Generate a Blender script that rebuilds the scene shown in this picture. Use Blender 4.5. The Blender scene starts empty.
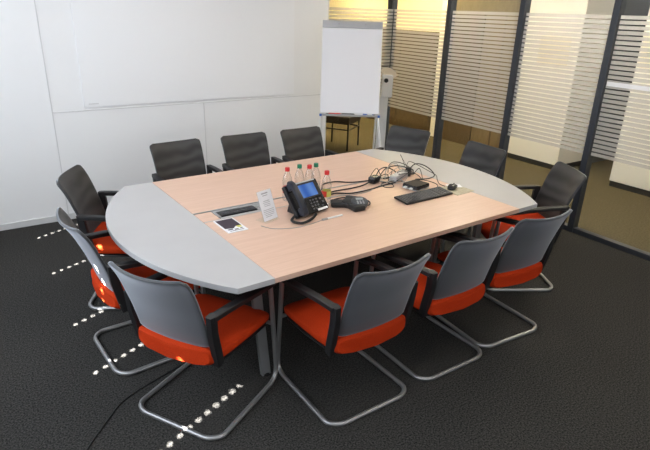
import bpy, bmesh, math, random
from mathutils import Vector, Matrix
random.seed(7)
PI = math.pi
sc = bpy.context.scene
col = sc.collection

# ------------------------------------------------------------------ materials
def new_mat(name):
    m = bpy.data.materials.new(name); m.use_nodes = True
    nt = m.node_tree
    return m, nt, nt.nodes['Principled BSDF']

def pbr(name, c, rough=.5, metal=0., spec=.5, sheen=0., coat=0.):
    m, nt, b = new_mat(name)
    b.inputs['Base Color'].default_value = (*c, 1)
    b.inputs['Roughness'].default_value = rough
    b.inputs['Metallic'].default_value = metal
    b.inputs['Specular IOR Level'].default_value = spec
    b.inputs['Sheen Weight'].default_value = sheen
    b.inputs['Coat Weight'].default_value = coat
    return m

def noisy(name, c1, c2, scale, rough=.6, stretch=(1, 1, 1), bump=0., spec=.5, sheen=0., detail=4., lo=.35, hi=.65):
    m, nt, b = new_mat(name)
    tc = nt.nodes.new('ShaderNodeTexCoord'); mp = nt.nodes.new('ShaderNodeMapping')
    mp.inputs['Scale'].default_value = stretch
    nz = nt.nodes.new('ShaderNodeTexNoise'); nz.inputs['Scale'].default_value = scale; nz.inputs['Detail'].default_value = detail
    rp = nt.nodes.new('ShaderNodeValToRGB')
    rp.color_ramp.elements[0].position = lo; rp.color_ramp.elements[0].color = (*c1, 1)
    rp.color_ramp.elements[1].position = hi; rp.color_ramp.elements[1].color = (*c2, 1)
    L = nt.links.new
    L(tc.outputs['Object'], mp.inputs['Vector']); L(mp.outputs['Vector'], nz.inputs['Vector'])
    L(nz.outputs['Fac'], rp.inputs['Fac']); L(rp.outputs['Color'], b.inputs['Base Color'])
    b.inputs['Roughness'].default_value = rough; b.inputs['Specular IOR Level'].default_value = spec
    b.inputs['Sheen Weight'].default_value = sheen
    if bump:
        bp = nt.nodes.new('ShaderNodeBump'); bp.inputs['Strength'].default_value = bump; bp.inputs['Distance'].default_value = .004
        L(nz.outputs['Fac'], bp.inputs['Height']); L(bp.outputs['Normal'], b.inputs['Normal'])
    return m

def emit(name, c, s):
    m = bpy.data.materials.new(name); m.use_nodes = True; nt = m.node_tree
    nt.nodes.clear()
    e = nt.nodes.new('ShaderNodeEmission'); e.inputs['Color'].default_value = (*c, 1); e.inputs['Strength'].default_value = s
    o = nt.nodes.new('ShaderNodeOutputMaterial'); nt.links.new(e.outputs[0], o.inputs[0])
    return m

def mesh_fabric(name):
    # woven mesh: fine weave with broad wavy bands where the two layers cross
    m, nt, b = new_mat(name)
    L = nt.links.new
    tc = nt.nodes.new('ShaderNodeTexCoord')
    wv = nt.nodes.new('ShaderNodeTexWave'); wv.wave_type = 'BANDS'; wv.bands_direction = 'Z'
    wv.inputs['Scale'].default_value = 3.6; wv.inputs['Distortion'].default_value = 5.0
    wv.inputs['Detail'].default_value = 1.; wv.inputs['Detail Scale'].default_value = 1.2
    rp = nt.nodes.new('ShaderNodeValToRGB')
    rp.color_ramp.elements[0].color = (.010, .0095, .009, 1); rp.color_ramp.elements[1].color = (.040, .038, .037, 1)
    L(tc.outputs['Object'], wv.inputs['Vector']); L(wv.outputs['Fac'], rp.inputs['Fac']); L(rp.outputs['Color'], b.inputs['Base Color'])
    b.inputs['Roughness'].default_value = .55; b.inputs['Sheen Weight'].default_value = .1; b.inputs['Sheen Roughness'].default_value = .5
    b.inputs['Sheen Tint'].default_value = (.9, .93, 1, 1)
    nz = nt.nodes.new('ShaderNodeTexNoise'); nz.inputs['Scale'].default_value = 420
    bp = nt.nodes.new('ShaderNodeBump'); bp.inputs['Strength'].default_value = .25; bp.inputs['Distance'].default_value = .002
    L(tc.outputs['Object'], nz.inputs['Vector']); L(nz.outputs['Fac'], bp.inputs['Height']); L(bp.outputs['Normal'], b.inputs['Normal'])
    return m

def glass_clear(name, tint=(.96, .98, .97)):
    m = bpy.data.materials.new(name); m.use_nodes = True; nt = m.node_tree; nt.nodes.clear(); L = nt.links.new
    tr = nt.nodes.new('ShaderNodeBsdfTransparent'); tr.inputs['Color'].default_value = (*tint, 1)
    gl = nt.nodes.new('ShaderNodeBsdfGlossy'); gl.inputs['Roughness'].default_value = .02
    fr = nt.nodes.new('ShaderNodeFresnel'); fr.inputs['IOR'].default_value = 1.20
    mx = nt.nodes.new('ShaderNodeMixShader'); o = nt.nodes.new('ShaderNodeOutputMaterial')
    ge = nt.nodes.new('ShaderNodeNewGeometry'); iv = nt.nodes.new('ShaderNodeMath'); iv.operation = 'SUBTRACT'; iv.inputs[0].default_value = 1
    mu = nt.nodes.new('ShaderNodeMath'); mu.operation = 'MULTIPLY'
    L(ge.outputs['Backfacing'], iv.inputs[1]); L(iv.outputs[0], mu.inputs[0]); L(fr.outputs[0], mu.inputs[1])
    L(mu.outputs[0], mx.inputs[0]); L(tr.outputs[0], mx.inputs[1]); L(gl.outputs[0], mx.inputs[2]); L(mx.outputs[0], o.inputs[0])
    return m

def glass_frosted(name, z0, z1, pitch, duty):
    # clear glass with a band of horizontal frosted stripes between heights z0 and z1
    m = glass_clear(name); nt = m.node_tree; L = nt.links.new
    out = [n for n in nt.nodes if n.type == 'OUTPUT_MATERIAL'][0]
    clear = out.inputs[0].links[0].from_socket
    tc = nt.nodes.new('ShaderNodeTexCoord'); sp = nt.nodes.new('ShaderNodeSeparateXYZ')
    L(tc.outputs['Object'], sp.inputs[0])
    def mt(op, a, b=None):
        n = nt.nodes.new('ShaderNodeMath'); n.operation = op
        for i, v in enumerate((a, b)):
            if v is None: continue
            if isinstance(v, (int, float)): n.inputs[i].default_value = v
            else: L(v, n.inputs[i])
        return n.outputs[0]
    z = sp.outputs['Z']
    fr = mt('FRACT', mt('DIVIDE', mt('SUBTRACT', z, z0), pitch))
    stripe = mt('LESS_THAN', fr, duty)
    band = mt('MULTIPLY', mt('GREATER_THAN', z, z0), mt('LESS_THAN', z, z1))
    mask = mt('MULTIPLY', stripe, band)
    df = nt.nodes.new('ShaderNodeBsdfDiffuse'); df.inputs['Color'].default_value = (.62, .62, .61, 1)
    tl = nt.nodes.new('ShaderNodeBsdfTranslucent'); tl.inputs['Color'].default_value = (.66, .66, .65, 1)
    tr = nt.nodes.new('ShaderNodeBsdfTransparent'); tr.inputs['Color'].default_value = (.95, .95, .95, 1)
    a = nt.nodes.new('ShaderNodeMixShader'); a.inputs[0].default_value = .5
    L(df.outputs[0], a.inputs[1]); L(tl.outputs[0], a.inputs[2])
    b = nt.nodes.new('ShaderNodeMixShader'); b.inputs[0].default_value = .34
    L(a.outputs[0], b.inputs[1]); L(tr.outputs[0], b.inputs[2])
    f = nt.nodes.new('ShaderNodeMixShader')
    L(mask, f.inputs[0]); L(clear, f.inputs[1]); L(b.outputs[0], f.inputs[2]); L(f.outputs[0], out.inputs[0])
    return m

M = {}
M['wall'] = noisy('white wall panel', (.87, .87, .875), (.89, .89, .893), 1.5, .45, spec=.4)
M['board'] = pbr('whiteboard enamel', (.90, .905, .92), .38, spec=.5)
M['joint'] = pbr('panel joint', (.68, .68, .68), .6)
M['ceiling'] = pbr('white ceiling tile', (.78, .78, .76), .8)
M['carpet'] = noisy('charcoal carpet', (.010, .010, .010), (.082, .078, .072), 120, .95, bump=.35, spec=.12, lo=.34, hi=.74, detail=6)
M['corr_carpet'] = noisy('olive carpet', (.075, .060, .032), (.118, .096, .057), 60, .95, bump=.5, spec=.15)
M['skirt'] = pbr('pale skirting', (.66, .66, .66), .5)
M['dark_skirt'] = pbr('dark skirting', (.025, .022, .02), .6)
M['slate'] = pbr('slate grey metal', (.030, .035, .045), .45, spec=.5)
M['beech'] = noisy('beech laminate', (.64, .425, .315), (.69, .47, .36), 9, .38, stretch=(.5, 9, 1), spec=.45)
M['grey_lam'] = noisy('light grey laminate', (.455, .45, .456), (.47, .465, .47), 6, .38, spec=.45)
M['alu'] = pbr('brushed aluminium', (.50, .51, .52), .35, metal=.8)
M['edge'] = pbr('pale grey edge band', (.46, .44, .43), .5)
M['steel'] = pbr('silver coated steel', (.36, .36, .365), .38, metal=.75)
M['leg'] = pbr('grey metal leg', (.30, .305, .31), .4, metal=.5)
M['orange'] = noisy('orange wool fabric', (.43, .032, .005), (.51, .040, .006), 220, .85, bump=.2, spec=.12, sheen=.0)
M['mesh'] = mesh_fabric('black front mesh fabric')
M['mesh_back'] = pbr('grey back mesh fabric', (.017, .017, .018), .5, sheen=.72)
M['mesh_back'].node_tree.nodes['Principled BSDF'].inputs['Sheen Tint'].default_value = (.86, .91, 1, 1)
M['black'] = pbr('black plastic', (.012, .012, .013), .45, spec=.4)
M['black_gloss'] = pbr('glossy black plastic', (.010, .010, .012), .22)
M['rubber'] = pbr('black cable sheath', (.012, .012, .012), .5)
M['grey_cable'] = pbr('grey cable sheath', (.33, .32, .30), .5)
M['white'] = pbr('white plastic', (.78, .78, .77), .4)
M['paper'] = pbr('white paper', (.80, .80, .83), .7, spec=.3)
M['ink'] = pbr('grey ink', (.40, .40, .42), .8)
M['cream'] = pbr('cream plastic', (.78, .70, .55), .45)
M['navy'] = pbr('blue black plastic', (.012, .016, .028), .35)
M['key'] = pbr('dark grey keys', (.06, .062, .068), .5)
M['disc'] = pbr('grey speaker phone plastic', (.065, .068, .074), .4)
M['silver'] = pbr('silver plastic', (.45, .46, .48), .35, metal=.4)
M['lcd'] = pbr('pale grey display', (.42, .46, .46), .25)
M['purple'] = pbr('dark purple print', (.030, .014, .030), .5)
M['yellow'] = pbr('yellow print', (.66, .62, .14), .5)
M['red'] = pbr('red plastic', (.62, .025, .025), .4)
M['green'] = pbr('green plastic', (.010, .17, .085), .4)
M['red_print'] = pbr('red label', (.70, .05, .03), .5)
M['blue'] = pbr('blue plastic', (.03, .12, .42), .4)
M['pad'] = noisy('beige mouse pad print', (.42, .38, .26), (.52, .48, .36), 40, .7)
M['pillar'] = pbr('cream painted partition', (.84, .80, .73), .6)
M['walnut'] = noisy('brown wood panel', (.085, .055, .026), (.12, .08, .04), 14, .5, stretch=(4, 4, .5))
M['oak'] = noisy('light brown wood panel', (.21, .175, .125), (.25, .21, .15), 14, .5, stretch=(4, 4, .5))
M['oak_dark'] = noisy('mid brown wood panel', (.17, .12, .06), (.23, .165, .09), 14, .5, stretch=(4, 4, .5))
M['upper'] = pbr('pale yellow wall', (.85, .77, .54), .8)
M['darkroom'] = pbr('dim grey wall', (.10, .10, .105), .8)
M['dusk'] = pbr('dark brown upholstery', (.030, .020, .014), .7)
M['acrylic'] = glass_clear('clear acrylic')
M['glass'] = glass_clear('clear glass')
FZ0, FZ1 = .745, 1.93
M['frost'] = glass_frosted('glass with frosted stripes', FZ0, FZ1, .0395, .74)
M['film'] = pbr('white reflection', (.85, .87, .90), .3)  # colour of the painted window reflection on the glass

def pet():
    m = bpy.data.materials.new('clear bottle with water'); m.use_nodes = True; nt = m.node_tree; nt.nodes.clear(); L = nt.links.new
    tr = nt.nodes.new('ShaderNodeBsdfTransparent'); tr.inputs['Color'].default_value = (.95, .96, .96, 1)
    gl = nt.nodes.new('ShaderNodeBsdfGlossy'); gl.inputs['Roughness'].default_value = .08
    lw = nt.nodes.new('ShaderNodeLayerWeight'); lw.inputs['Blend'].default_value = .22
    mx = nt.nodes.new('ShaderNodeMixShader'); o = nt.nodes.new('ShaderNodeOutputMaterial')
    L(lw.outputs['Facing'], mx.inputs[0]); L(tr.outputs[0], mx.inputs[1]); L(gl.outputs[0], mx.inputs[2]); L(mx.outputs[0], o.inputs[0])
    return m
M['pet'] = pet()

def screen_mat():
    m = bpy.data.materials.new('lit blue phone display'); m.use_nodes = True; nt = m.node_tree; nt.nodes.clear(); L = nt.links.new
    tc = nt.nodes.new('ShaderNodeTexCoord')
    wv = nt.nodes.new('ShaderNodeTexWave'); wv.inputs['Scale'].default_value = 3.0; wv.inputs['Distortion'].default_value = 9; wv.inputs['Detail'].default_value = 1
    rp = nt.nodes.new('ShaderNodeValToRGB')
    rp.color_ramp.elements[0].color = (.06, .16, .55, 1); rp.color_ramp.elements[1].color = (.16, .32, .75, 1)
    e = nt.nodes.new('ShaderNodeEmission'); e.inputs['Strength'].default_value = .75
    o = nt.nodes.new('ShaderNodeOutputMaterial')
    L(tc.outputs['Object'], wv.inputs['Vector']); L(wv.outputs['Fac'], rp.inputs['Fac']); L(rp.outputs['Color'], e.inputs['Color']); L(e.outputs[0], o.inputs[0])
    return m
M['screen'] = screen_mat()

# ------------------------------------------------------------------ mesh helpers
def mk(): return bmesh.new()

def box(bm, c, s, bev=0., rot=None, seg=2):
    """axis box centred at c with full sizes s; optional bevel and rotation matrix"""
    t = bmesh.new()
    bmesh.ops.create_cube(t, size=1)
    for v in t.verts: v.co = Vector((v.co.x*s[0], v.co.y*s[1], v.co.z*s[2]))
    if bev > 0:
        bmesh.ops.bevel(t, geom=list(t.edges), offset=min(bev, min(s)*.49), segments=seg, profile=.6, affect='EDGES')
    if rot is not None: bmesh.ops.transform(t, matrix=rot.to_4x4(), verts=t.verts)
    bmesh.ops.translate(t, vec=Vector(c), verts=t.verts)
    add(bm, t)

def add(bm, t, mat=None):
    if mat is not None: bmesh.ops.transform(t, matrix=mat, verts=t.verts)
    me = bpy.data.meshes.new('t'); t.to_mesh(me); t.free(); bm.from_mesh(me); bpy.data.meshes.remove(me)

def lathe(bm, prof, n=24, c=(0, 0, 0), axis=None):
    """profile of (r, z) turned about z"""
    t = bmesh.new(); rings = []
    for r, z in prof:
        if r < 1e-5: rings.append([t.verts.new((0, 0, z))])
        else: rings.append([t.verts.new((r*math.cos(2*PI*i/n), r*math.sin(2*PI*i/n), z)) for i in range(n)])
    for a, b in zip(rings, rings[1:]):
        for i in range(n):
            j = (i+1) % n
            if len(a) == 1 and len(b) > 1: t.faces.new((a[0], b[j], b[i]))
            elif len(b) == 1 and len(a) > 1: t.faces.new((a[i], a[j], b[0]))
            elif len(a) > 1: t.faces.new((a[i], a[j], b[j], b[i]))
    for R_, rev in ((rings[0], True), (rings[-1], False)):
        if len(R_) > 1: t.faces.new(list(reversed(R_)) if rev else R_)
    bmesh.ops.recalc_face_normals(t, faces=t.faces)
    if axis is not None: bmesh.ops.transform(t, matrix=axis.to_4x4(), verts=t.verts)
    bmesh.ops.translate(t, vec=Vector(c), verts=t.verts)
    add(bm, t)

def prism(bm, pts, z0, z1, mat=None):
    t = bmesh.new()
    lo = [t.verts.new((x, y, z0)) for x, y in pts]; hi = [t.verts.new((x, y, z1)) for x, y in pts]
    n = len(pts)
    t.faces.new(list(reversed(lo))); t.faces.new(hi)
    for i in range(n): t.faces.new((lo[i], lo[(i+1) % n], hi[(i+1) % n], hi[i]))
    bmesh.ops.recalc_face_normals(t, faces=t.faces)
    add(bm, t, mat)

def fillet(pts, r, n=6):
    pts = [Vector(p) for p in pts]; out = [pts[0]]
    for a, b, c in zip(pts, pts[1:], pts[2:]):
        d1, d2 = (a-b), (c-b); rr = min(r, d1.length*.48, d2.length*.48)
        p, q = b+d1.normalized()*rr, b+d2.normalized()*rr
        for i in range(n+1):
            t = i/n; out.append(p*(1-t)**2 + b*2*t*(1-t) + q*t*t)
    out.append(pts[-1]); return out

def catmull(pts, n=8):
    P = [Vector(p) for p in pts]; P = [P[0]*2-P[1]] + P + [P[-1]*2-P[-2]]; out = []
    for i in range(1, len(P)-2):
        p0, p1, p2, p3 = P[i-1:i+3]
        for k in range(n):
            t = k/n
            out.append(.5*((2*p1)+(p2-p0)*t+(2*p0-5*p1+4*p2-p3)*t*t+(3*p1-p0-3*p2+p3)*t**3))
    out.append(P[-2]); return out

def sweep(bm, pts, prof, up=Vector((0, 0, 1))):
    """sweep a closed 2-D profile along a polyline"""
    pts = [Vector(p) for p in pts]; t = bmesh.new(); rings = []
    n = len(pts); prev = None
    for i, p in enumerate(pts):
        d = (pts[min(i+1, n-1)]-pts[max(i-1, 0)]).normalized()
        if prev is None:
            u = up if abs(d.dot(up)) < .95 else Vector((1, 0, 0))
            x = d.cross(u).normalized()
        else:
            x = (prev - d*prev.dot(d)).normalized()
        prev = x; y = x.cross(d).normalized()
        rings.append([t.verts.new(p + x*a + y*b) for a, b in prof])
    m = len(prof)
    for a, b in zip(rings, rings[1:]):
        for i in range(m): t.faces.new((a[i], a[(i+1) % m], b[(i+1) % m], b[i]))
    t.faces.new(list(reversed(rings[0]))); t.faces.new(rings[-1])
    bmesh.ops.recalc_face_normals(t, faces=t.faces)
    add(bm, t)

def circ(r, n=10): return [(r*math.cos(2*PI*i/n), r*math.sin(2*PI*i/n)) for i in range(n)]
def tube(bm, pts, r, n=10): sweep(bm, pts, circ(r, n))

def obj(name, bm, mat, parent=None, smooth=True, loc=None):
    me = bpy.data.meshes.new(name); bm.normal_update(); bm.to_mesh(me); bm.free()
    mats = mat if isinstance(mat, (list, tuple)) else [mat]
    for m in mats: me.materials.append(m)
    o = bpy.data.objects.new(name, me); col.objects.link(o)
    if parent is not None: o.parent = parent
    if loc is not None: o.location = loc
    if smooth:
        me.polygons.foreach_set('use_smooth', [True]*len(me.polygons))
        me.set_sharp_from_angle(angle=math.radians(38))
        if name not in ('backrest', 'cable', 'floor_cable', 'sled_frame'):
            wn = o.modifiers.new('normals', 'WEIGHTED_NORMAL'); wn.keep_sharp = True
    return o

def thing(name, label, cat, loc=(0, 0, 0), rz=0., group=None):
    o = bpy.data.objects.new(name, None); col.objects.link(o)
    o.location = loc; o.rotation_euler = (0, 0, rz); o.empty_display_size = .1
    return tag(o, label, cat, group)

def tag(o, label, cat, group=None):
    o['label'] = label; o['category'] = cat
    if group: o['group'] = group
    return o

def struct(name, bm, mat, smooth=False):
    o = obj(name, bm, mat, None, smooth); o['kind'] = 'structure'; return o

def sbox(name, lo, hi, mat, bev=0.):
    bm = mk(); lo, hi = Vector(lo), Vector(hi); box(bm, (lo+hi)/2, hi-lo, bev); return struct(name, bm, mat)

def dup(root, loc, rz, label, group=None):
    r = root.copy(); col.objects.link(r); r.location = loc; r.rotation_euler = (0, 0, rz); r['label'] = label
    if group: r['group'] = group
    for ch in list(root.children):
        c = ch.copy(); col.objects.link(c); c.parent = r
        for g in list(ch.children):
            d = g.copy(); col.objects.link(d); d.parent = c
    return r

# ------------------------------------------------------------------ room shell
GX = 4.624            # glass partition
WY = 5.221            # white wall
WX1 = 3.515           # its free end
LX = -1.05            # window wall
SY = -1.3
H = 2.75
FX, FY = 6.38, 10.4    # corridor far wall, corridor end

sbox('floor', (LX-.1, SY-.1, -.1), (GX, WY+.2, 0), M['carpet'])
bm = mk()
box(bm, ((GX+FX+2.6)/2, (SY-.1+FY+.1)/2, -.05), (FX+2.6-GX, FY-SY+.2, .1))
box(bm, ((2.4+GX)/2, (WY+.2+FY+.1)/2, -.05), (GX-2.4, FY+.1-WY-.2, .1))
struct('floor_corridor', bm, M['corr_carpet'])
sbox('ceiling', (LX-.1, SY-.1, H), (FX+2.6, FY+.1, H+.1), M['ceiling'])
sbox('wall_front', (LX-.1, SY-.1, 0), (FX+2.6, SY, H), M['wall'])
# window wall: piers round one wide opening
WZ0, WZ1, WYA, WYB = .95, 2.62, .6, 4.95
bm = mk()
box(bm, (LX-.05, (SY+WY+.2)/2, WZ0/2), (.1, WY+.2-SY, WZ0))
box(bm, (LX-.05, (SY+WY+.2)/2, (WZ1+H)/2), (.1, WY+.2-SY, H-WZ1))
box(bm, (LX-.05, (SY+WYA)/2, (WZ0+WZ1)/2), (.1, WYA-SY, WZ1-WZ0))
box(bm, (LX-.05, (WYB+WY+.2)/2, (WZ0+WZ1)/2), (.1, WY+.2-WYB, WZ1-WZ0))
struct('wall_left', bm, M['wall'])
sbox('wall_back', (LX, WY, 0), (WX1, WY+.2, H), M['wall'])
sbox('baseboard_back', (LX, WY-.010, 0), (WX1, WY, .055), M['skirt'])
# panel joints on the white wall
bm = mk()
box(bm, (.645, WY-.001, H/2), (.008, .006, H))
box(bm, ((.645+WX1)/2, WY-.001, .992), (WX1-.645, .006, .007))
box(bm, (2.03, WY-.001, .50), (.006, .006, .985))
box(bm, (WX1-.006, WY-.001, H/2), (.012, .006, H))
struct('trim_1', bm, M['joint'])
# far side of the passage behind the white wall
sbox('wall_passage', (2.3, WY+.2, 0), (2.4, FY, H), M['wall'])
sbox('wall_end', (2.3, FY, 0), (FX+2.6, FY+.1, H), M['upper'])

# the white board on the wall
wb = thing('whiteboard', 'wide white enamel whiteboard mounted on the white back wall', 'whiteboard', (1.99, WY, 1.02))
bm = mk(); box(bm, (0, -.008, .80), (2.16, .012, 1.60), .003); obj('board_surface', bm, M['board'], wb)
bm = mk(); box(bm, (-1.00, -.0155, .030), (.085, .003, .008)); obj('maker_plate', bm, M['joint'], wb)

# ------------------------------------------------------------------ glass partition
ys = [5.49, 4.50, 3.55, 2.628, 1.70, .75, -.2, SY]
PW = .058
for i, y in enumerate(ys[:-1]):
    w = .085 if i == 0 else PW
    sbox('trim_%d' % (i+2), (GX-.03, y-w/2, 0), (GX+.055, y+w/2, H), M['slate'], .004)
bm = mk()
for a, b in zip(ys, ys[1:]):
    box(bm, (GX+.012, (a+b)/2, .0225), (.07, abs(a-b)-PW, .045), .003)
struct('trim_10', bm, M['slate'])
bm = mk(); box(bm, ((WX1+GX)/2-.02, 5.49-.07, .02), (GX-WX1-.06, .05, .04)); box(bm, (WX1+.02, 5.42, H/2), (.03, .05, H))
struct('trim_11', bm, M['slate'])

def pane(name, p, q, nrm):
    """8 mm glass leaf from p to q (plan points), frosted film on its room face"""
    bm = mk(); p, q = Vector((*p, 0)), Vector((*q, 0)); n = Vector((*nrm, 0)).normalized()*.004
    c = [p-n, q-n, q+n, p+n]
    lo = [bm.verts.new(v+Vector((0, 0, .045))) for v in c]; hi = [bm.verts.new(v+Vector((0, 0, H))) for v in c]
    for k in range(4):
        f = bm.faces.new((lo[k], lo[(k+1) % 4], hi[(k+1) % 4], hi[k])); f.material_index = 1 if k == 0 else 0
    bm.faces.new(lo[::-1]); bm.faces.new(hi)
    bmesh.ops.recalc_face_normals(bm, faces=bm.faces)
    return struct(name, bm, [M['glass'], M['frost']])
pane('window_1', (WX1+.035, 5.42), (GX-.035, 5.42), (0, 1))
for i, (a, b) in enumerate(zip(ys, ys[1:])):
    pane('window_%d' % (i+2), (GX+.012, a-PW/2), (GX+.012, b+PW/2), (1, 0))
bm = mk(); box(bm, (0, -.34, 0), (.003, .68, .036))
st = obj('reflection_strip', bm, M['film'], loc=(GX-.0015+.0065, 2.595, 1.375))  # thin white strip imitating a window reflection on this pane
tag(st, 'narrow white reflection strip across the glass pane right of the nearest post', 'reflection')

# ------------------------------------------------------------------ corridor behind the glass
sbox('column_1', (FX, 6.14, 0), (FX+.3, 6.39, H), M['pillar'])
sbox('column_2', (FX, 4.01, .07), (FX+.75, 4.81, H), M['pillar'])
sbox('baseboard_2', (FX+.008, 4.018, 0), (FX+.742, 4.802, .07), M['dark_skirt'])
sbox('column_3', (FX, -1.2, .07), (FX+.75, 3.285, H), M['pillar'])
sbox('baseboard_3', (FX+.008, -1.19, 0), (FX+.742, 3.277, .07), M['dark_skirt'])
sbox('wall_corridor', (FX+.25, 6.39, 0), (FX+.35, FY, H), M['upper'])
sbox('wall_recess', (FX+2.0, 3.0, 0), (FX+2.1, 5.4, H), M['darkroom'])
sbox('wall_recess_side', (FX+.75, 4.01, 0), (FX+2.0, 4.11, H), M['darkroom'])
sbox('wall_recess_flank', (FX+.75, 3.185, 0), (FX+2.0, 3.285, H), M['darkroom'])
# wood doors between the columns
bm = mk()
box(bm, (FX+.04, 4.985, .94), (.05, .34, 1.88)); box(bm, (FX+.04, 5.355, .94), (.05, .34, 1.88))
struct('door_1', bm, M['oak_dark'])
sbox('trim_13', (FX+.015, 4.81, 1.88), (FX+.065, 5.54, H), M['oak'])
sbox('door_2', (FX+.01, 5.54, 0), (FX+.07, 6.14, 1.88), M['walnut'])
sbox('wall_above', (FX+.02, 5.54, 1.88), (FX+.06, 6.14, H), M['oak'])
sbox('trim_12', (FX+.02, 5.155, 0), (FX+.016, 5.185, 1.88), M['walnut'])
cab = thing('cabinet', 'long brown wood cabinet along the corridor wall behind the glass', 'cabinet', (FX+.02, 8.1, 0))
bm = mk(); box(bm, (.11, 0, .8), (.22, 3.3, 1.6), .004); obj('body', bm, M['walnut'], cab)
for k in range(4):
    bm = mk(); box(bm, (-.008, -1.24+k*.825, .82), (.016, .80, 1.50), .003); obj('door', bm, M['walnut'], cab)
# notices on the corridor partitions
def notice(y, z, w, hh, label):
    t = thing('notice', label, 'notice', (FX-.002, y, z))
    bm = mk(); box(bm, (0, 0, 0), (.003, w, hh)); obj('sheet', bm, M['cream'], t)
    bm = mk()
    for dz, dy, l in ((.09, .10, .09), (-.02, -.02, .34), (-.08, .1, .10), (.03, .13, .06)):
        box(bm, (-.002, dy, dz), (.001, l, .018))
    obj('printed_lines', bm, M['black'], t)
notice(4.35, 1.49, .44, .34, 'pale notice with faint lines on the cream partition behind the striped glass')
notice(3.05, 1.56, .44, .34, 'pale notice with faint lines on the corridor partition at far right edge')

# dark chair in the corridor, seen under the flip chart
dc = thing('side_chair', 'dark armless chair standing behind the glass, seen under the flip chart', 'chair', (4.594, 6.438, 0), math.radians(31.5))
bm = mk(); box(bm, (0, 0, .430), (.46, .46, .11), .02); obj('seat', bm, M['dusk'], dc)
bm = mk(); box(bm, (0, .235, .70), (.44, .03, .34), .012); obj('backrest', bm, M['dusk'], dc)
for sx in (-1, 1):
    bm = mk(); tube(bm, [(sx*.21, -.21, 0), (sx*.21, -.21, .43)], .013); obj('leg', bm, M['black'], dc)
    bm = mk(); tube(bm, [(sx*.21, .225, 0), (sx*.21, .215, .44), (sx*.21, .24, .83)], .013); obj('leg', bm, M['black'], dc)
    bm = mk(); tube(bm, [(sx*.21, -.21, .30), (sx*.21, .22, .30)], .009); obj('stretcher', bm, M['black'], dc)
bm = mk(); tube(bm, [(-.21, -.21, .30), (.21, -.21, .30)], .009); obj('stretcher', bm, M['black'], dc)

# ------------------------------------------------------------------ conference table
TX, TY, TR, TZ = 1.952, 2.844, .0281, .735
cT, sT = math.cos(TR), math.sin(TR)
def TW(u, v, z=TZ): return (TX+u*cT-v*sT, TY+u*sT+v*cT, z)
HL, HW, SL, SAG = 1.104, .856, .914, .30
V0, V1 = -.040, .115             # cable channel
tb = thing('conference_table', 'large conference table with beech top and rounded light grey ends', 'table', (TX, TY, 0), TR)
TT = .028
def slab(name, u0, u1, v0, v1, mat, parent=tb):
    bm = mk(); box(bm, ((u0+u1)/2, (v0+v1)/2, TZ-TT/2), (u1-u0, v1-v0, TT), .0015, seg=1); return obj(name, bm, mat, parent)
g = .0012
slab('table_top', -SL+g, SL-g, -HW, V0-.008, M['beech'])
slab('table_top', -SL+g, SL-g, V1+.008, HW, M['beech'])
for s in (-1, 1):
    R_ = (HW**2+SAG**2)/(2*SAG); cu = HL+SAG-R_; a0 = math.asin(HW/R_)
    pts = [(s*SL, -HW)] + [(s*(cu+R_*math.cos(a)), R_*math.sin(a)) for a in [(-a0+2*a0*i/40) for i in range(41)]] + [(s*SL, HW)]
    bm = mk(); prism(bm, pts, TZ-TT, TZ)
    bmesh.ops.bevel(bm, geom=[e for e in bm.edges if abs(e.verts[0].co.z-TZ) < 1e-6 and abs(e.verts[1].co.z-TZ) < 1e-6], offset=.0015, segments=1, affect='EDGES')
    o = obj('end_panel', bm, M['grey_lam'], tb); o['label'] = 'light grey rounded end panel'
# cable channel: rails, lids, socket tray
for v, w in ((V0-.004, .007), (V1+.004, .007)):
    bm = mk(); box(bm, (0, v, TZ-.006), (2*SL-.004, w, .014), .001, seg=1); obj('rail', bm, M['alu'], tb)
slab('channel_lid', -SL+g, -.805, V0+.004, V1-.012, M['beech'])
slab('channel_lid', -.47, .30, V0+.004, V1-.012, M['beech'])
slab('channel_lid', .302, SL-g, V0+.004, V1-.012, M['beech'])
bm = mk()
box(bm, (-.637, V0+.010, TZ-.004), (.33, .028, .008)); box(bm, (-.637, V1-.022, TZ-.004), (.33, .030, .008))
box(bm, (-.794, .036, TZ-.004), (.018, .08, .008)); box(bm, (-.505, .036, TZ-.004), (.065, .08, .008))
box(bm, (-.637, .036, TZ-.03), (.33, .13, .01))
tr = obj('socket_tray', bm, M['alu'], tb)
bm = mk(); box(bm, (-.645, .034, TZ-.011), (.275, .056, .022), .004); sk = obj('power_strip', bm, M['black'], tb)
for k in range(4):
    bm = mk(); lathe(bm, [(.0, 0), (.019, 0), (.019, .003), (.015, .003), (.014, .0005), (0, .0005)], 16, (-.738+k*.060, .034, TZ)); obj('socket', bm, M['key'], sk)
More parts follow.
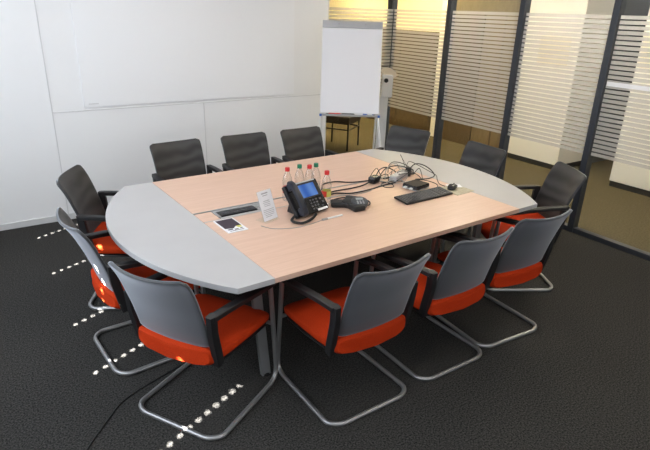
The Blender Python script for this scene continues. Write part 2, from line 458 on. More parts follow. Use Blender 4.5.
# underframe
for sy in (-1, 1):
    bm = mk(); box(bm, (0, sy*.62, TZ-TT-.022), (1.75, .045, .044), .003); obj('frame_rail', bm, M['leg'], tb)
for sx in (-1, 1):
    bm = mk(); box(bm, (sx*.86, 0, TZ-TT-.022), (.045, 1.2, .044), .003); obj('frame_rail', bm, M['leg'], tb)
bm = mk(); box(bm, (0, .035, TZ-.10), (1.5, .16, .10), .004); obj('cable_tray', bm, M['black'], tb)
for sx in (-1, 1):
    for sy in (-1, 1):
        bm = mk()
        p0, p1 = Vector((sx*.83, sy*.60, 0)), Vector((sx*.885, sy*.575, TZ-TT))
        sweep(bm, [p0, p1], [(-.026, -.014), (.026, -.014), (.026, .014), (-.026, .014)], Vector((0, 1, 0)))
        lg = obj('leg', bm, M['leg'], tb)
        bm = mk(); prism(bm, [(-.06, 0), (.06, 0), (.03, -.14), (-.03, -.14)], -.003, .003,
                         Matrix.Translation((sx*.88, sy*.577, TZ-TT-.005)) @ Matrix.Rotation(PI/2, 4, 'X')); obj('gusset', bm, M['leg'], lg)
        bm = mk(); lathe(bm, [(0, 0), (.022, 0), (.022, .008), (.012, .014), (0, .014)], 16, (sx*.83, sy*.60, 0)); obj('foot_pad', bm, M['black'], lg)

# ------------------------------------------------------------------ chairs
def loft(bm, secs, n=28, e=.30, bow=None):
    """secs: (y, zc, thick, halfwidth); superelliptic cross-sections along y"""
    t = bmesh.new(); rings = []
    for y, zc, th, w in secs:
        ring = []
        for i in range(n):
            a = 2*PI*i/n; ca, sa = math.cos(a), math.sin(a)
            x = w*math.copysign(abs(ca)**e, ca); z = zc+th/2*math.copysign(abs(sa)**.6, sa)
            yy = y + (bow(x/w, y) if bow else 0)
            ring.append(t.verts.new((x, yy, z)))
        rings.append(ring)
    for a, b in zip(rings, rings[1:]):
        for i in range(n): t.faces.new((a[i], a[(i+1) % n], b[(i+1) % n], b[i]))
    t.faces.new(rings[0][::-1]); t.faces.new(rings[-1])
    bmesh.ops.recalc_face_normals(t, faces=t.faces); add(bm, t)

def spline1(xs, x):
    for (a, fa), (b, fb) in zip(xs, xs[1:]):
        if x <= b:
            t = (x-a)/(b-a); t = max(0, min(1, t)); return fa+(fb-fa)*t
    return xs[-1][1]

def make_chair(label):
    t = thing('conference_chair', label, 'chair', group='conference chairs around the table')
    # seat
    bow = lambda f, y: -.035*(1-min(1, f*f))*max(0, min(1, (.02-y)/.28))
    bm = mk()
    loft(bm, [(-.262, .440, .040, .185), (-.258, .437, .080, .208), (-.240, .436, .100, .222), (-.19, .428, .086, .229), (-.10, .420, .070, .234),
              (.02, .417, .064, .238), (.14, .415, .062, .238), (.20, .408, .056, .232), (.235, .400, .044, .215), (.247, .396, .022, .190)], bow=bow)
    obj('seat', bm, M['orange'], t)
    bm = mk()
    loft(bm, [(-.235, .388, .012, .19), (-.22, .385, .020, .215), (0, .378, .022, .232), (.18, .374, .022, .228), (.232, .376, .014, .20)], bow=bow)
    obj('seat_shell', bm, M['black'], t)
    # sled frame: one bent tube
    path = fillet([(-.243, .205, .600), (-.250, .250, .013), (-.256, -.255, .013), (-.20, -.298, .013), (.20, -.298, .013), (.256, -.255, .013), (.250, .250, .013), (.243, .205, .600)], .085, 7)
    bm = mk(); tube(bm, path, .0125, 12); obj('sled_frame', bm, M['steel'], t)
    bm = mk(); tube(bm, [(-.246, .222, .368), (.246, .222, .368)], .011, 10); obj('seat_support', bm, M['steel'], t)
    # backrest mesh
    prof = catmull([(0, -.236, .482), (0, -.252, .55), (0, -.270, .62), (0, -.292, .69), (0, -.318, .765), (0, -.343, .825), (0, -.372, .878)], 3)
    bm = mk(); NU = 17; grid = []
    for j, p in enumerate(prof):
        s = j/(len(prof)-1); row = []
        for i in range(NU):
            f = -1+2*i/(NU-1)
            w = .203+.014*s
            if s > .9: w -= .006*((s-.9)/.1)**2
            drop = .014*max(0, (abs(f)-.86)/.14)**2*s**3
            rise = .010*max(0, (abs(f)-.7)/.3)**2*(1-s)**3
            wing = -.046*(1-f*f)*(.45+.55*s); drop += .014*(1-f*f)*s**2
            row.append(bm.verts.new((f*w, p.y+wing, p.z-drop+rise)))
        grid.append(row)
    for a, b in zip(grid, grid[1:]):
        for i in range(NU-1): bm.faces.new((a[i], a[i+1], b[i+1], b[i]))
    o = obj('backrest', bm, [M['mesh_back'], M['mesh']], t)
    md = o.modifiers.new('thickness', 'SOLIDIFY'); md.thickness = .016; md.offset = 0; md.material_offset = 1; md.material_offset_rim = 0
    md = o.modifiers.new('round', 'BEVEL'); md.width = .005; md.segments = 2; md.limit_method = 'ANGLE'; md.angle_limit = math.radians(50)
    rr = [(-.0215, -.010), (-.016, -.014), (.016, -.014), (.0215, -.010), (.0215, .010), (.016, .014), (-.016, .014), (-.0215, .010)]
    for s in (-1, 1):
        bm = mk(); pth = catmull([(s*.236, -.262, .654), (s*.243, -.14, .650), (s*.248, .02, .634), (s*.244, .15, .616), (s*.240, .235, .606)], 5)
        sweep(bm, pth, rr); obj('armrest', bm, M['black'], t)
        bm = mk()
        sweep(bm, catmull([(s*.226, -.212, .392), (s*.230, -.232, .48), (s*.231, -.250, .57), (s*.234, -.258, .668)], 4),
              [(-.014, -.022), (.014, -.022), (.018, -.015), (.018, .015), (.014, .022), (-.014, .022), (-.018, .015), (-.018, -.015)], Vector((0, 1, 0)))
        obj('back_bracket', bm, M['black'], t)
    return t

CH = [
 ('A', 1.459, 1.962, 0.8,  'orange seated chair on the near long table side, first of three from left'),
 ('B', 2.083, 1.987, 0.2,  'orange seated chair on the near long table side, middle one of three'),
 ('C', 2.642, 2.012, -4.0,  'orange seated chair on the near long table side, last of three beside the right end'),
 ('D', 3.290, 2.335, 60.0, 'grey backed chair at the right grey table end, nearest the dark glass post'),
 ('E', 3.242, 2.955, 86.9, 'grey backed chair at the middle of the right grey table end, beyond the mouse'),
 ('F', 3.15, 3.64, 109.3, 'grey backed chair at the right grey table end, right below the flip chart'),
 ('G', .825, 3.510, -117.8, 'dark mesh chair at the left grey table end, nearest the white wall'),
 ('H', .722, 2.865, -86, 'chair seen edge-on at the middle of the left grey table end'),
 ('I', .829, 2.240, -59.9, 'orange seated chair at the near corner of the left grey table end'),
 ('J', 1.412, 3.848, 185.0, 'dark mesh chair on the white wall side, first from the left grey end'),
 ('K', 1.991, 3.848, 181.1, 'dark mesh chair on the white wall side, middle one of three'),
 ('L', 2.565, 3.845, 181.1, 'dark mesh chair on the white wall side, nearest the flip chart'),
]
proto = None
for k, x, y, a, lab in CH:
    if proto is None:
        proto = make_chair(lab); proto.location = (x, y, 0); proto.rotation_euler = (0, 0, math.radians(a))
    else: dup(proto, (x, y, 0), math.radians(a), lab, 'conference chairs around the table')

# ------------------------------------------------------------------ flip chart
fc = thing('flip_chart', 'white flip chart easel standing in the corner before the glass', 'flip chart', (3.347, 4.5345, 0), math.radians(-34.6))
lean = math.atan2(.226, .885)
MB = Matrix.Translation((0, 0, .895)) @ Matrix.Rotation(-lean, 4, 'X')
bm = mk(); t_ = mk(); box(t_, (0, .012, .462), (.615, .018, .925), .004); add(bm, t_, MB); bd = obj('board', bm, M['white'], fc)
bm = mk(); t_ = mk(); box(t_, (0, -.003, .425), (.600, .010, .84), .002); add(bm, t_, MB); obj('paper_pad', bm, M['paper'], fc)
bm = mk(); t_ = mk(); box(t_, (0, -.006, .890), (.615, .020, .070), .004); add(bm, t_, MB); cl = obj('clamp_bar', bm, M['silver'], fc)
for x in (-.14, .13):
    bm = mk(); t_ = mk(); lathe(t_, [(0, 0), (.008, 0), (.007, .010), (0, .010)], 12, (x, -.016, .890), Matrix.Rotation(PI/2, 3, 'X')); add(bm, t_, MB); obj('knob', bm, M['ink'], cl)
bm = mk(); box(bm, (0, -.030, .880), (.615, .066, .008), .002); box(bm, (0, -.062, .888), (.615, .004, .020), .001); obj('pen_tray', bm, M['silver'], fc)
for s in (-1, 1):
    bm = mk(); tube(bm, [(s*.292, -.015, .885), (s*.40, -.38, 0.011)], .011, 10); obj('leg', bm, M['white'], fc)
    bm = mk(); box(bm, (s*.300, -.055, .884), (.024, .022, .024), .003); obj('tray_end', bm, M['blue'], fc)
for s in (-1, 1):
    bm = mk(); tube(bm, [(s*.290, .135, 1.2), (s*.30, .42, .012)], .011, 10); obj('leg', bm, M['white'], fc)
def marker(x, m, lab, L_=.125):
    c, s = math.cos(math.radians(-34.6)), math.sin(math.radians(-34.6))
    px, py = x, -.034
    o = thing('marker_pen', lab, 'marker', (3.347+px*c-py*s, 4.5345+px*s+py*c, .8945), math.radians(-34.6), 'marker pens in the flip chart tray')
    ry = Matrix.Rotation(PI/2, 3, 'Y')
    bm = mk(); lathe(bm, [(0, -L_/2), (.008, -L_/2), (.009, -L_/2+.01), (.009, .02), (0, .02)], 12, (0, 0, 0), ry); obj('barrel', bm, M['white'] if m is M['blue'] else m, o)
    bm = mk(); lathe(bm, [(0, .021), (.0098, .021), (.0092, L_/2), (0, L_/2)], 12, (0, 0, 0), ry); obj('cap', bm, m, o)
marker(-.155, M['red_print'], 'red marker pen at the left of the flip chart tray')
marker(-.02, M['black'], 'dark marker pen in the middle of the flip chart tray')
marker(.115, M['blue'], 'blue and white marker pen in the flip chart tray')
marker(.215, M['blue'], 'blue and white marker pen at the right end of the flip chart tray', .06)

# slim white stand beside the flip chart
ds = thing('dispenser_stand', 'slim white stand with curved cream top between flip chart and glass post', 'stand', (4.166, 4.94, 0), math.radians(-36)); ds.scale = (1.06, 1.06, 1.06)
bm = mk(); box(bm, (0, 0, .012), (.26, .26, .024), .006); obj('base_plate', bm, M['white'], ds)
bm = mk(); box(bm, (-.03, .0, .47), (.105, .04, .90), .006); obj('post', bm, M['white'], ds)
bm = mk(); box(bm, (.0, -.03, 1.03), (.12, .09, .24), .018); obj('housing', bm, M['white'], ds)
bm = mk(); sweep(bm, catmull([(-.05, -.03, 1.152), (-.02, -.03, 1.172), (.03, -.03, 1.162), (.07, -.03, 1.115)], 5), [(-.05, -.008), (.05, -.008), (.05, .008), (-.05, .008)], Vector((0, 1, 0))); obj('curved_top', bm, M['cream'], ds)
bm = mk(); lathe(bm, [(0, 0), (.024, 0), (.022, .018), (0, .020)], 16, (-.015, -.075, 1.092), Matrix.Rotation(PI/2, 3, 'X')); obj('button', bm, M['black'], ds)

# ------------------------------------------------------------------ things on the table
# brochure
br = thing('brochure', 'white brochure with dark purple cover and yellow accent on the table', 'brochure', TW(-.803, -.164), TR)
bm = mk(); box(bm, (0, 0, .002), (.122, .205, .004)); obj('sheet', bm, M['paper'], br)
bm = mk(); prism(bm, [(-.053, .094), (.053, .094), (.053, -.030), (.014, -.030), (-.004, -.052), (-.053, -.040)], .004, .0046); obj('cover_print', bm, M['purple'], br, False)
bm = mk(); prism(bm, [(.018, -.026), (.049, -.026), (.049, -.052), (.026, -.052)], .004, .0047); obj('accent_print', bm, M['yellow'], br, False)
bm = mk()
for (x, y, w, hh) in ((-.030, -.062, .030, .012), (.004, -.070, .022, .010), (.036, -.066, .016, .008), (.0, -.085, .085, .006)):
    prism(bm, [(x-w/2, y-hh/2), (x+w/2, y-hh/2), (x+w/2, y+hh/2), (x-w/2, y+hh/2)], .004, .0046)
obj('lettering', bm, M['purple'], br, False)

# table card in clear stand
cd = thing('table_card', 'printed white card in a clear acrylic stand left of the desk phone', 'card', TW(-.568, -.222), TR+.27)
cl_ = Matrix.Translation((0, .0, .006)) @ Matrix.Rotation(math.radians(-21), 4, 'X')
bm = mk(); t_ = mk(); box(t_, (0, 0, .092), (.110, .0016, .176)); add(bm, t_, cl_); obj('card', bm, M['paper'], cd, False)
bm = mk()
for z, w, x, th in ((.163, .050, 0, .007), (.150, .040, 0, .004), (.118, .048, 0, .004), (.108, .056, 0, .003), (.098, .052, 0, .003), (.088, .046, 0, .003), (.066, .082, 0, .003), (.056, .084, 0, .003), (.046, .080, 0, .003), (.036, .070, 0, .003), (.026, .050, -.01, .003)):
    t_ = mk(); box(t_, (x, -.0012, z), (w, .0006, th)); add(bm, t_, cl_)
obj('printed_lines', bm, M['ink'], cd, False)
bm = mk(); t_ = mk(); box(t_, (0, .0022, .093), (.114, .0025, .184)); add(bm, t_, cl_); box(bm, (0, .03, .0035), (.114, .085, .003)); obj('clear_stand', bm, M['acrylic'], cd, False)

# desk phone
ph = thing('desk_phone', 'black desk phone with lit blue screen on the beech table top', 'phone', TW(-.300, -.276), TR+math.radians(11))
PT = math.radians(53); ph.scale = (1, 1, .95)
MF = Matrix.Translation((0, 0, .020)) @ Matrix.Rotation(PT, 4, 'X')      # face frame: x right, y up the face, z out of it
def fbox(bm, c, s, bev=0.): t_ = mk(); box(t_, c, s, bev); add(bm, t_, MF)
bm = mk(); fbox(bm, (0, .107, -.016), (.270, .218, .030), .010)
obj('body', bm, M['black_gloss'], ph)
bm = mk(); prism(bm, [(.022, .004), (.150, .004), (.150, .014), (.118, .125), (.100, .125), (.034, .030)], -.085, .095, Matrix.Rotation(PI/2, 4, 'Z') @ Matrix.Rotation(PI/2, 4, 'X')); obj('foot_stand', bm, M['black'], ph)
bm = mk(); fbox(bm, (.034, .152, .0015), (.172, .108, .004), .002); bz = obj('screen_bezel', bm, M['black'], ph)
bm = mk(); fbox(bm, (.028, .150, .0042), (.128, .086, .0016)); obj('display', bm, M['screen'], bz, False)
bm = mk(); fbox(bm, (.034, .2095, .0012), (.160, .010, .003), .001); s_ = obj('label_strip', bm, M['silver'], ph)
bm = mk()
for r in range(4):
    for c in range(3): fbox(bm, (.008+c*.024, .022+r*.020, .001), (.016, .011, .005), .002)
for k in range(4): fbox(bm, (-.022+k*.030+.012, .103, .001), (.018, .006, .004), .001)
for r in range(3): fbox(bm, (.090+.014*(r % 2), .030+r*.024, .001), (.016, .012, .005), .002)
obj('keypad', bm, M['key'], ph)
bm = mk(); fbox(bm, (.078, .010, .0012), (.082, .014, .003), .001); obj('name_label', bm, M['paper'], ph, False)
# handset in its cradle on the left of the face
bm = mk()
pth = [(-.098, .002, .020), (-.098, .012, .033), (-.098, .05, .040), (-.098, .105, .046), (-.098, .165, .042), (-.098, .205, .034), (-.098, .222, .020)]
t_ = mk(); rings = []
sweep(t_, catmull(pth, 4), [(-.020, -.009), (-.014, -.013), (.014, -.013), (.020, -.009), (.020, .009), (.014, .013), (-.014, .013), (-.020, .009)], Vector((0, 0, 1)))
add(bm, t_, MF); fbox(bm, (-.098, .028, .014), (.044, .048, .026), .010); fbox(bm, (-.098, .195, .014), (.044, .048, .026), .010)
obj('handset', bm, M['navy'], ph)
# coiled cord from handset to phone
bm = mk(); core = catmull([(.0, -.014, .014), (-.05, -.040, .012), (-.105, -.060, .012), (-.160, -.062, .012), (-.185, -.030, .012), (-.175, .012, .012), (-.130, .040, .016)], 14)
hel = []
for i, p in enumerate(core):
    d = (core[min(i+1, len(core)-1)]-core[max(i-1, 0)]).normalized(); x = d.cross(Vector((0, 0, 1))).normalized(); y = x.cross(d)
    for k in range(3):
        a = 2*PI*(i*3+k)/6.; q = core[min(i+1, len(core)-1)]; b_ = p.lerp(q, k/3)
        hel.append(b_+x*.0065*math.cos(a)+y*.0065*math.sin(a)+Vector((0, 0, .001)))
tube(bm, hel, .0028, 6); obj('coiled_cord', bm, M['black'], ph)

# bottles
def bottle(u, v, cap, lab, strip=None):
    o = thing('water_bottle', lab, 'bottle', TW(u, v), 0, 'water bottles behind the desk phone')
    bm = mk(); lathe(bm, [(0, .004), (.012, .002), (.024, 0), (.0305, .006), (.032, .02), (.032, .048), (.0305, .052), (.0305, .112), (.032, .116), (.0315, .135), (.027, .160), (.018, .182), (.0125, .192), (.0125, .205), (0, .205)], 24)
    obj('body', bm, M['pet'], o)
    bm = mk(); lathe(bm, [(0, .198), (.0152, .198), (.0155, .204), (.0155, .219), (.0135, .2225), (0, .2225)], 20); obj('cap', bm, cap, o)
    bm = mk(); lathe(bm, [(.0310, .056), (.0313, .057), (.0313, .092), (.0310, .093)], 24)
    bmesh.ops.delete(bm, geom=[f for f in bm.faces if len(f.verts) > 4], context='FACES_ONLY')
    if strip == 'red': mm = [M['red_print']]
    elif strip == 'yellow':
        mm = [M['yellow'], M['red_print']]
        for f in bm.faces:
            if f.calc_center_median().x < -.012: f.material_index = 1
    else: mm = [M['pet']]
    lb = obj('label_band', bm, mm, o)
    return o
bottle(-.296, .045, M['red'], 'water bottle with red cap and red label, leftmost behind the desk phone', 'red')
bottle(-.192, .064, M['green'], 'green capped water bottle between two red capped ones behind the desk phone')
bottle(-.139, .026, M['red'], 'red capped water bottle between the two green capped bottles')
bottle(-.080, .037, M['green'], 'green capped water bottle furthest right in the row behind the phone')
bottle(-.119, -.141, M['red'], 'red capped water bottle with yellow label right beside the desk phone', 'yellow')

# conference phone
cp = thing('conference_phone', 'black conference speaker phone with round grey keypad beside the desk phone', 'phone', TW(-.012, -.250), TR+math.radians(-24))
bm = mk()
def lobe(a):
    t_ = mk(); box(t_, (.066, 0, .017), (.108, .086, .032), .013, seg=3); add(bm, t_, Matrix.Rotation(a, 4, 'Z'))
for a in (PI*.95, PI*.38, -PI*.38): lobe(a)
lathe(bm, [(0, .002), (.050, .002), (.056, .02), (.05, .036), (0, .040)], 24)
obj('base', bm, M['black'], cp)
MP = Matrix.Translation((.058, -.030, .034)) @ Matrix.Rotation(math.radians(14), 4, 'X')
bm = mk(); t_ = mk(); lathe(t_, [(0, -.022), (.050, -.022), (.056, .004), (.050, .012), (0, .014)], 28); add(bm, t_, MP); pk = obj('keypad_disc', bm, M['disc'], cp)
bm = mk(); t_ = mk(); box(t_, (0, .018, .0145), (.046, .022, .003), .001); add(bm, t_, MP); obj('display', bm, M['lcd'], pk)
bm = mk(); t_ = mk()
for r in range(3):
    for c in range(3): box(t_, (-.018+c*.018, -.008-r*.012, .0135), (.011, .007, .004), .001)
add(bm, t_, MP); obj('buttons', bm, M['silver'], pk)

# keyboard
kb = thing('keyboard', 'black computer keyboard near the right end of the table', 'keyboard', TW(.533, -.368), TR+.006); kb.scale = (.95, .92, 1)
MK = Matrix.Rotation(math.radians(4), 4, 'X')
bm = mk(); t_ = mk(); box(t_, (0, 0, .013), (.455, .140, .014), .004); add(bm, t_, MK); obj('case', bm, M['black'], kb)
bm = mk(); t_ = mk()
for r in range(6):
    y = .052-r*.0205-(0.004 if r else 0)
    n = 15
    for k in range(n):
        if r == 5 and 3 < k < 9: continue
        box(t_, (-.205+k*.0205, y, .0215), (.0165, .0165, .006), .002, seg=1)
    for k in range(3): box(t_, (.117+k*.0195, y, .0215), (.016, .0165, .006), .002, seg=1)
    for k in range(2): box(t_, (.185+k*.0195, y, .0215), (.016, .0165, .006), .002, seg=1)
box(t_, (-.042, .052-5*.0205-.004, .0215), (.10, .0165, .006), .002, seg=1)
add(bm, t_, MK); obj('keys', bm, M['key'], kb)
# mouse pad, paper, mouse
mp = mk(); box(mp, (0, 0, .0015), (.185, .185, .003), .001, seg=1)
o = obj('mouse_pad', mp, M['pad'], loc=TW(.848, -.368)); o.rotation_euler = (0, 0, TR+.05); tag(o, 'thin beige mouse pad under the black mouse on the table', 'mouse pad')
mp = mk(); box(mp, (0, 0, .0008), (.105, .070, .001))
o = obj('paper_note', mp, M['paper'], loc=TW(.900, -.305, TZ+.003)); o.rotation_euler = (0, 0, TR-.5); tag(o, 'small white paper lying on the mouse pad behind the mouse', 'paper')
mo = thing('computer_mouse', 'black computer mouse on the beige mouse pad', 'mouse', TW(.842, -.342, TZ+.003), TR+math.radians(-62))
bm = mk(); loft(bm, [(-.058, .008, .010, .016), (-.052, .011, .020, .024), (-.03, .015, .030, .030), (0, .0165, .032, .030), (.03, .0135, .026, .028), (.05, .010, .018, .023), (.056, .008, .010, .015)], 20, .6)
obj('shell', bm, M['black_gloss'], mo)
bm = mk(); lathe(bm, [(0, -.004), (.008, -.004), (.008, .004), (0, .004)], 12, (0, .034, .025), Matrix.Rotation(PI/2, 3, 'Y')); obj('scroll_wheel', bm, M['key'], mo)

# docking box
db = thing('docking_box', 'flat black and silver docking box among the cables behind the keyboard', 'electronics', TW(.625, -.195), TR+math.radians(8))
bm = mk(); box(bm, (0, 0, .020), (.150, .125, .034), .008); obj('case', bm, M['black_gloss'], db)
bm = mk(); box(bm, (0, 0, .010), (.153, .128, .008), .003); obj('trim_band', bm, M['silver'], db)
bm = mk(); box(bm, (0, 0, .0375), (.142, .117, .004), .002); obj('top_cover', bm, M['dusk'], db)
for k, x in enumerate((-.045, 0.03)):
    bm = mk(); box(bm, (x, -.0615, .020), (.030, .004, .018), .001); obj('port', bm, M['black'], db)
for k in range(2):
    bm = mk(); box(bm, (-.083, .028-k*.05, .018), (.024, .020, .012), .003); obj('plug', bm, M['white'], db)

# power adapter brick, extension block, plugs
pa = thing('power_adapter', 'black plug lump where the cables meet, left of the cable tangle', 'adapter', TW(.445, .052), TR+.3)
bm = mk(); box(bm, (0, 0, .026), (.085, .060, .052), .016, seg=3); obj('case', bm, M['black_gloss'], pa)
bm = mk(); lathe(bm, [(0, 0), (.016, 0), (.011, .04), (0, .04)], 14, (.040, .0, .028), Matrix.Rotation(PI/2, 3, 'Y')); obj('strain_relief', bm, M['black'], pa)
eb = thing('extension_block', 'grey white extension socket block lying in the cable tangle', 'extension block', TW(.665, .030), TR+math.radians(24))
bm = mk(); box(bm, (0, 0, .026), (.215, .058, .045), .008); obj('case', bm, M['silver'], eb)
for k in range(3):
    bm = mk(); lathe(bm, [(0, 0), (.021, 0), (.021, .003), (.017, .003), (.016, .0005), (0, .0005)], 18, (-.065+k*.055, 0, .047)); obj('socket', bm, M['white'], eb)
pl = thing('power_plug', 'black angled power plug at the right end of the extension block', 'plug', TW(.785, .055), TR+math.radians(30))
bm = mk(); box(bm, (0, 0, .036), (.042, .040, .070), .012, seg=3); obj('body', bm, M['black'], pl)
bm = mk(); lathe(bm, [(0, 0), (.011, 0), (.007, .03), (0, .03)], 12, (.018, 0, .045), Matrix.Rotation(PI/2, 3, 'Y')); obj('strain_relief', bm, M['black'], pl)

# cables on the table (points are table u, v, height above the top)
def cable(pts, r, mat, lab, group=None):
    bm = mk(); tube(bm, catmull([(u, v, max(z, r)) for u, v, z in pts], 8), r, 7)
    o = obj('cable', bm, mat, loc=TW(0, 0)); o.rotation_euler = (0, 0, TR); tag(o, lab, 'cable', group); return o
cable([(.02, .108, 0), (.10, .20, 0), (.21, .205, 0), (.30, .135, 0), (.41, .065, .02)], .0045, M['rubber'], 'black cable from the bottles to the plug lump, upper one')
cable([(-.04, -.02, 0), (.06, .03, 0), (.20, .025, 0), (.32, .035, 0), (.41, .045, .02)], .0045, M['rubber'], 'black cable from the bottles to the plug lump, middle one')
cable([(-.06, -.03, 0), (.05, -.01, 0), (.15, -.065, 0), (.30, -.065, 0), (.45, -.040, 0), (.58, -.03, 0)], .005, M['rubber'], 'thick black cable passing below the plug lump towards the docking box')
cable([(-.06, -.075, 0), (.02, -.06, 0), (.12, -.085, 0), (.26, -.09, 0), (.36, -.055, 0), (.50, .0, 0), (.58, .02, .01)], .003, M['grey_cable'], 'thin grey cable running beside the thick black one')
cable([(-.09, -.20, .01), (-.05, -.12, .006), (.04, -.11, .006), (.12, -.16, .006), (.145, -.25, .006), (.10, -.31, .006), (.04, -.30, .006)], .004, M['rubber'], 'black cable looping round the conference phone')
cable([(-.659, -.262, 0), (-.618, -.335, 0), (-.513, -.385, 0), (-.407, -.385, 0), (-.30, -.366, 0)], .0022, M['grey_cable'], 'thin pale cable curving from the printed card towards the phone')
pg = thing('cable_plug', 'small white cable plug lying on the table before the conference phone', 'plug', TW(-.215, -.369), TR+.02)
bm = mk(); box(bm, (0, 0, .006), (.115, .012, .009), .002); obj('body', bm, M['white'], pg)
bm = mk(); box(bm, (-.075, 0, .006), (.040, .014, .011), .003); obj('ferrule', bm, M['grey_cable'], pg)
GR = 'tangled cables behind the keyboard'
TL = 'thin black cable looping in the tangle behind the docking box'
cable([(.48, .07, .03), (.54, .14, .02), (.60, .17, .05), (.66, .16, .06), (.70, .10, .03), (.63, .08, .01), (.54, .06, .02)], .004, M['rubber'], TL, GR)
cable([(.49, .05, .03), (.56, .10, .05), (.62, .12, .07), (.69, .11, .08), (.76, .09, .07), (.80, .06, .05)], .004, M['rubber'], TL, GR)
cable([(.48, .02, .01), (.52, -.04, .01), (.50, -.10, .005), (.44, -.08, .005), (.46, -.01, .005), (.54, .0, .01), (.60, -.06, .02), (.60, -.12, .02)], .003, M['rubber'], TL, GR)
cable([(.80, .06, .05), (.86, .07, .08), (.93, .06, .07), (.97, .01, .04), (.95, -.06, .01), (.86, -.08, .004), (.77, -.05, .006), (.72, -.11, .02)], .0042, M['rubber'], TL, GR)
cable([(.78, .08, .06), (.85, .12, .09), (.94, .10, .05), (1.0, .04, .01), (.98, -.05, .004), (.90, -.14, .004), (.84, -.22, .004), (.82, -.29, .01)], .0025, M['rubber'], 'thin black cable running from the tangle round to the mouse')
cable([(.60, .08, .05), (.66, .14, .08), (.74, .17, .09), (.84, .16, .06), (.90, .12, .01), (.83, .06, .005), (.74, .03, .06)], .003, M['rubber'], TL, GR)
cable([(.70, -.12, .03), (.77, -.13, .02), (.82, -.18, .006), (.80, -.24, .005), (.74, -.285, .006)], .003, M['rubber'], 'thin black cable from the docking box to the keyboard corner')
cable([(.53, .03, .02), (.58, .08, .07), (.65, .10, .10), (.72, .12, .09), (.79, .16, .03), (.86, .20, .004)], .0035, M['grey_cable'], 'grey cable arching over the extension block')
cable([(.50, -.02, .01), (.57, -.01, .03), (.60, -.07, .03), (.565, -.15, .025)], .004, M['grey_cable'], 'short grey cable plugged into the docking box left side')
cable([(.79, .10, .06), (.80, .16, .13), (.84, .21, .12), (.88, .19, .05), (.86, .11, .02)], .0016, M['rubber'], 'very thin black wire sticking up above the cable tangle')
for k in range(6):
    a0 = random.uniform(0, 6.28); cu_, cv_ = random.uniform(.57, .80), random.uniform(.02, .12)
    pp = []
    for i in range(7):
        a = a0 + i*random.uniform(.6, 1.0); ra = random.uniform(.05, .13)
        pp.append((cu_+ra*1.2*math.cos(a), cv_+ra*math.sin(a), random.choice((.004, .02, .05, .07)) if 0 < i < 6 else .004))
    cable(pp, random.uniform(.0018, .0035), M['rubber'] if k % 3 else M['grey_cable'], TL if k % 3 else 'thin grey cable looping in the tangle behind the docking box', GR)
# floor cable at the front left
bm = mk(); tube(bm, catmull([(.10, 2.02, .004), (.192, 2.157, .004), (.325, 2.311, .004), (.403, 2.39, .004), (.509, 2.444, .004), (.693, 2.51, .004), (.92, 2.58, .004), (1.15, 2.70, .004)], 8), .004, 7)
o = obj('floor_cable', bm, M['rubber']); tag(o, 'thin black cable lying on the carpet under the near left chair', 'cable')

# ------------------------------------------------------------------ window blind (off to the left) with its cord holes
SUN_E = math.radians(45); DX, DY = .904, .427
rows = [1.908, 2.717, 3.285, 4.110, 4.888]
L0 = (.35-(LX+.0))/DX
cols = [y-(.35-LX)*DY/DX for y in rows]
step = .0632*math.tan(SUN_E)
zbase = L0*math.tan(SUN_E)
bl = thing('window_blind', 'closed grey slatted blind covering the window in the left wall', 'blind', (LX-.004, 0, 0))
ks = range(-10, 20)
bm = mk()
hw, hh = .011, .0065
ya, yb = WYA-.06, WYB+.06
for k in ks:
    zc = zbase+k*step; z0, z1 = zc-step/2-.0003, zc+step/2+.0003
    if z1 > H-.03: continue
    if 0 <= k < 12:
        cuts = sorted(cols); a = ya
        for c in cuts:
            box(bm, (0, (a+c-hw)/2, zc), (.004, c-hw-a, z1-z0))
            box(bm, (0, c, (z0+zc-hh)/2), (.004, 2*hw, zc-hh-z0)); box(bm, (0, c, (zc+hh+z1)/2), (.004, 2*hw, z1-zc-hh))
            a = c+hw
        box(bm, (0, (a+yb)/2, zc), (.004, yb-a, z1-z0))
    else: box(bm, (0, (ya+yb)/2, zc), (.004, yb-ya, z1-z0))
obj('slats', bm, M['silver'], bl, False)
bm = mk(); box(bm, (.0, (ya+yb)/2, H-.03), (.05, yb-ya, .05)); obj('head_rail', bm, M['silver'], bl, False)

# ------------------------------------------------------------------ light
w = bpy.data.worlds.new('World'); sc.world = w; w.use_nodes = True
w.node_tree.nodes['Background'].inputs['Color'].default_value = (.55, .70, 1, 1)
w.node_tree.nodes['Background'].inputs['Strength'].default_value = .6

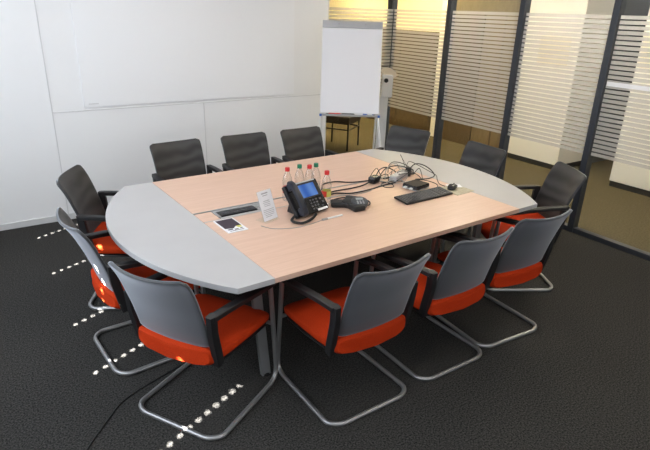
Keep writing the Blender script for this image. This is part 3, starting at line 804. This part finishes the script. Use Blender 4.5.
def sun():
    l = bpy.data.lights.new('sun', 'SUN'); l.energy = 480; l.angle = math.radians(.53); l.color = (1, .98, .94)
    o = bpy.data.objects.new('sun', l); col.objects.link(o); o.location = (-6, 0, 6)
    d = Vector((DX*math.cos(SUN_E), DY*math.cos(SUN_E), -math.sin(SUN_E))); o.rotation_euler = d.to_track_quat('-Z', 'Y').to_euler()
sun()
def area(name, loc, d, sx, sy, e, c):
    l = bpy.data.lights.new(name, 'AREA'); l.shape = 'RECTANGLE'; l.size = sx; l.size_y = sy; l.energy = e; l.color = c
    o = bpy.data.objects.new(name, l); col.objects.link(o); o.location = loc
    o.rotation_euler = Vector(d).to_track_quat('-Z', 'Y').to_euler(); return o
# lamp inside the closed blind, standing in for daylight from the left window
area('window_daylight', (LX+.05, 2.6, 1.8), (1, 0, -.05), 3.8, 1.5, 82, (.82, .90, 1))
area('front_fill', (1.6, SY+.05, 1.7), (0, 1, -.1), 4.0, 1.4, 30, (.90, .94, 1))  # added fill lamp at the solid front wall, brightens chair backs and white wall
# ceiling luminaires of the meeting room
for x, e, c, yy in ((1.5, 12, (1, .97, .93), (1.2, 3.6)), (3.6, 8, (1, .86, .68), (.9, 2.3))):
    for y in yy: area('ceiling_lamp', (x, y, H-.02), (0, 0, -1), 1.2, .3, e, c)
# warm corridor lamps
for x, y, e, c in ((5.5, 8.6, 75, (1, .81, .46)), (5.6, 6.7, 74, (1, .77, .36)), (5.1, 4.4, 46, (1, .87, .70)), (5.1, 2.5, 40, (1, .88, .74))):
    area('corridor_lamp', (x, y, H-.02), (0, 0, -1), .5, .5, e, c)
area('recess_lamp', (FX+1.4, 3.8, H-.02), (0, 0, -1), .3, .3, 16, (1, .95, .9))

# ------------------------------------------------------------------ camera
cd_ = bpy.data.cameras.new('camera'); cam = bpy.data.objects.new('camera', cd_); col.objects.link(cam); sc.camera = cam
cd_.sensor_fit = 'HORIZONTAL'; cd_.sensor_width = 36; cd_.lens = 538.17/650*36; cd_.clip_start = .05
fw = Vector((.5215851, .76752649, -.37262858)); rt = Vector((.83312024, -.55236109, .02842331)); up = Vector((.18400989, .32526959, .92754518))
cam.matrix_world = Matrix(((rt.x, up.x, -fw.x, 0), (rt.y, up.y, -fw.y, 0), (rt.z, up.z, -fw.z, 1.9), (0, 0, 0, 1)))
vs = sc.view_settings; vs.view_transform = 'Standard'; vs.look = 'None'; vs.gamma = 1; vs.exposure = 0.; vs.use_curve_mapping = False
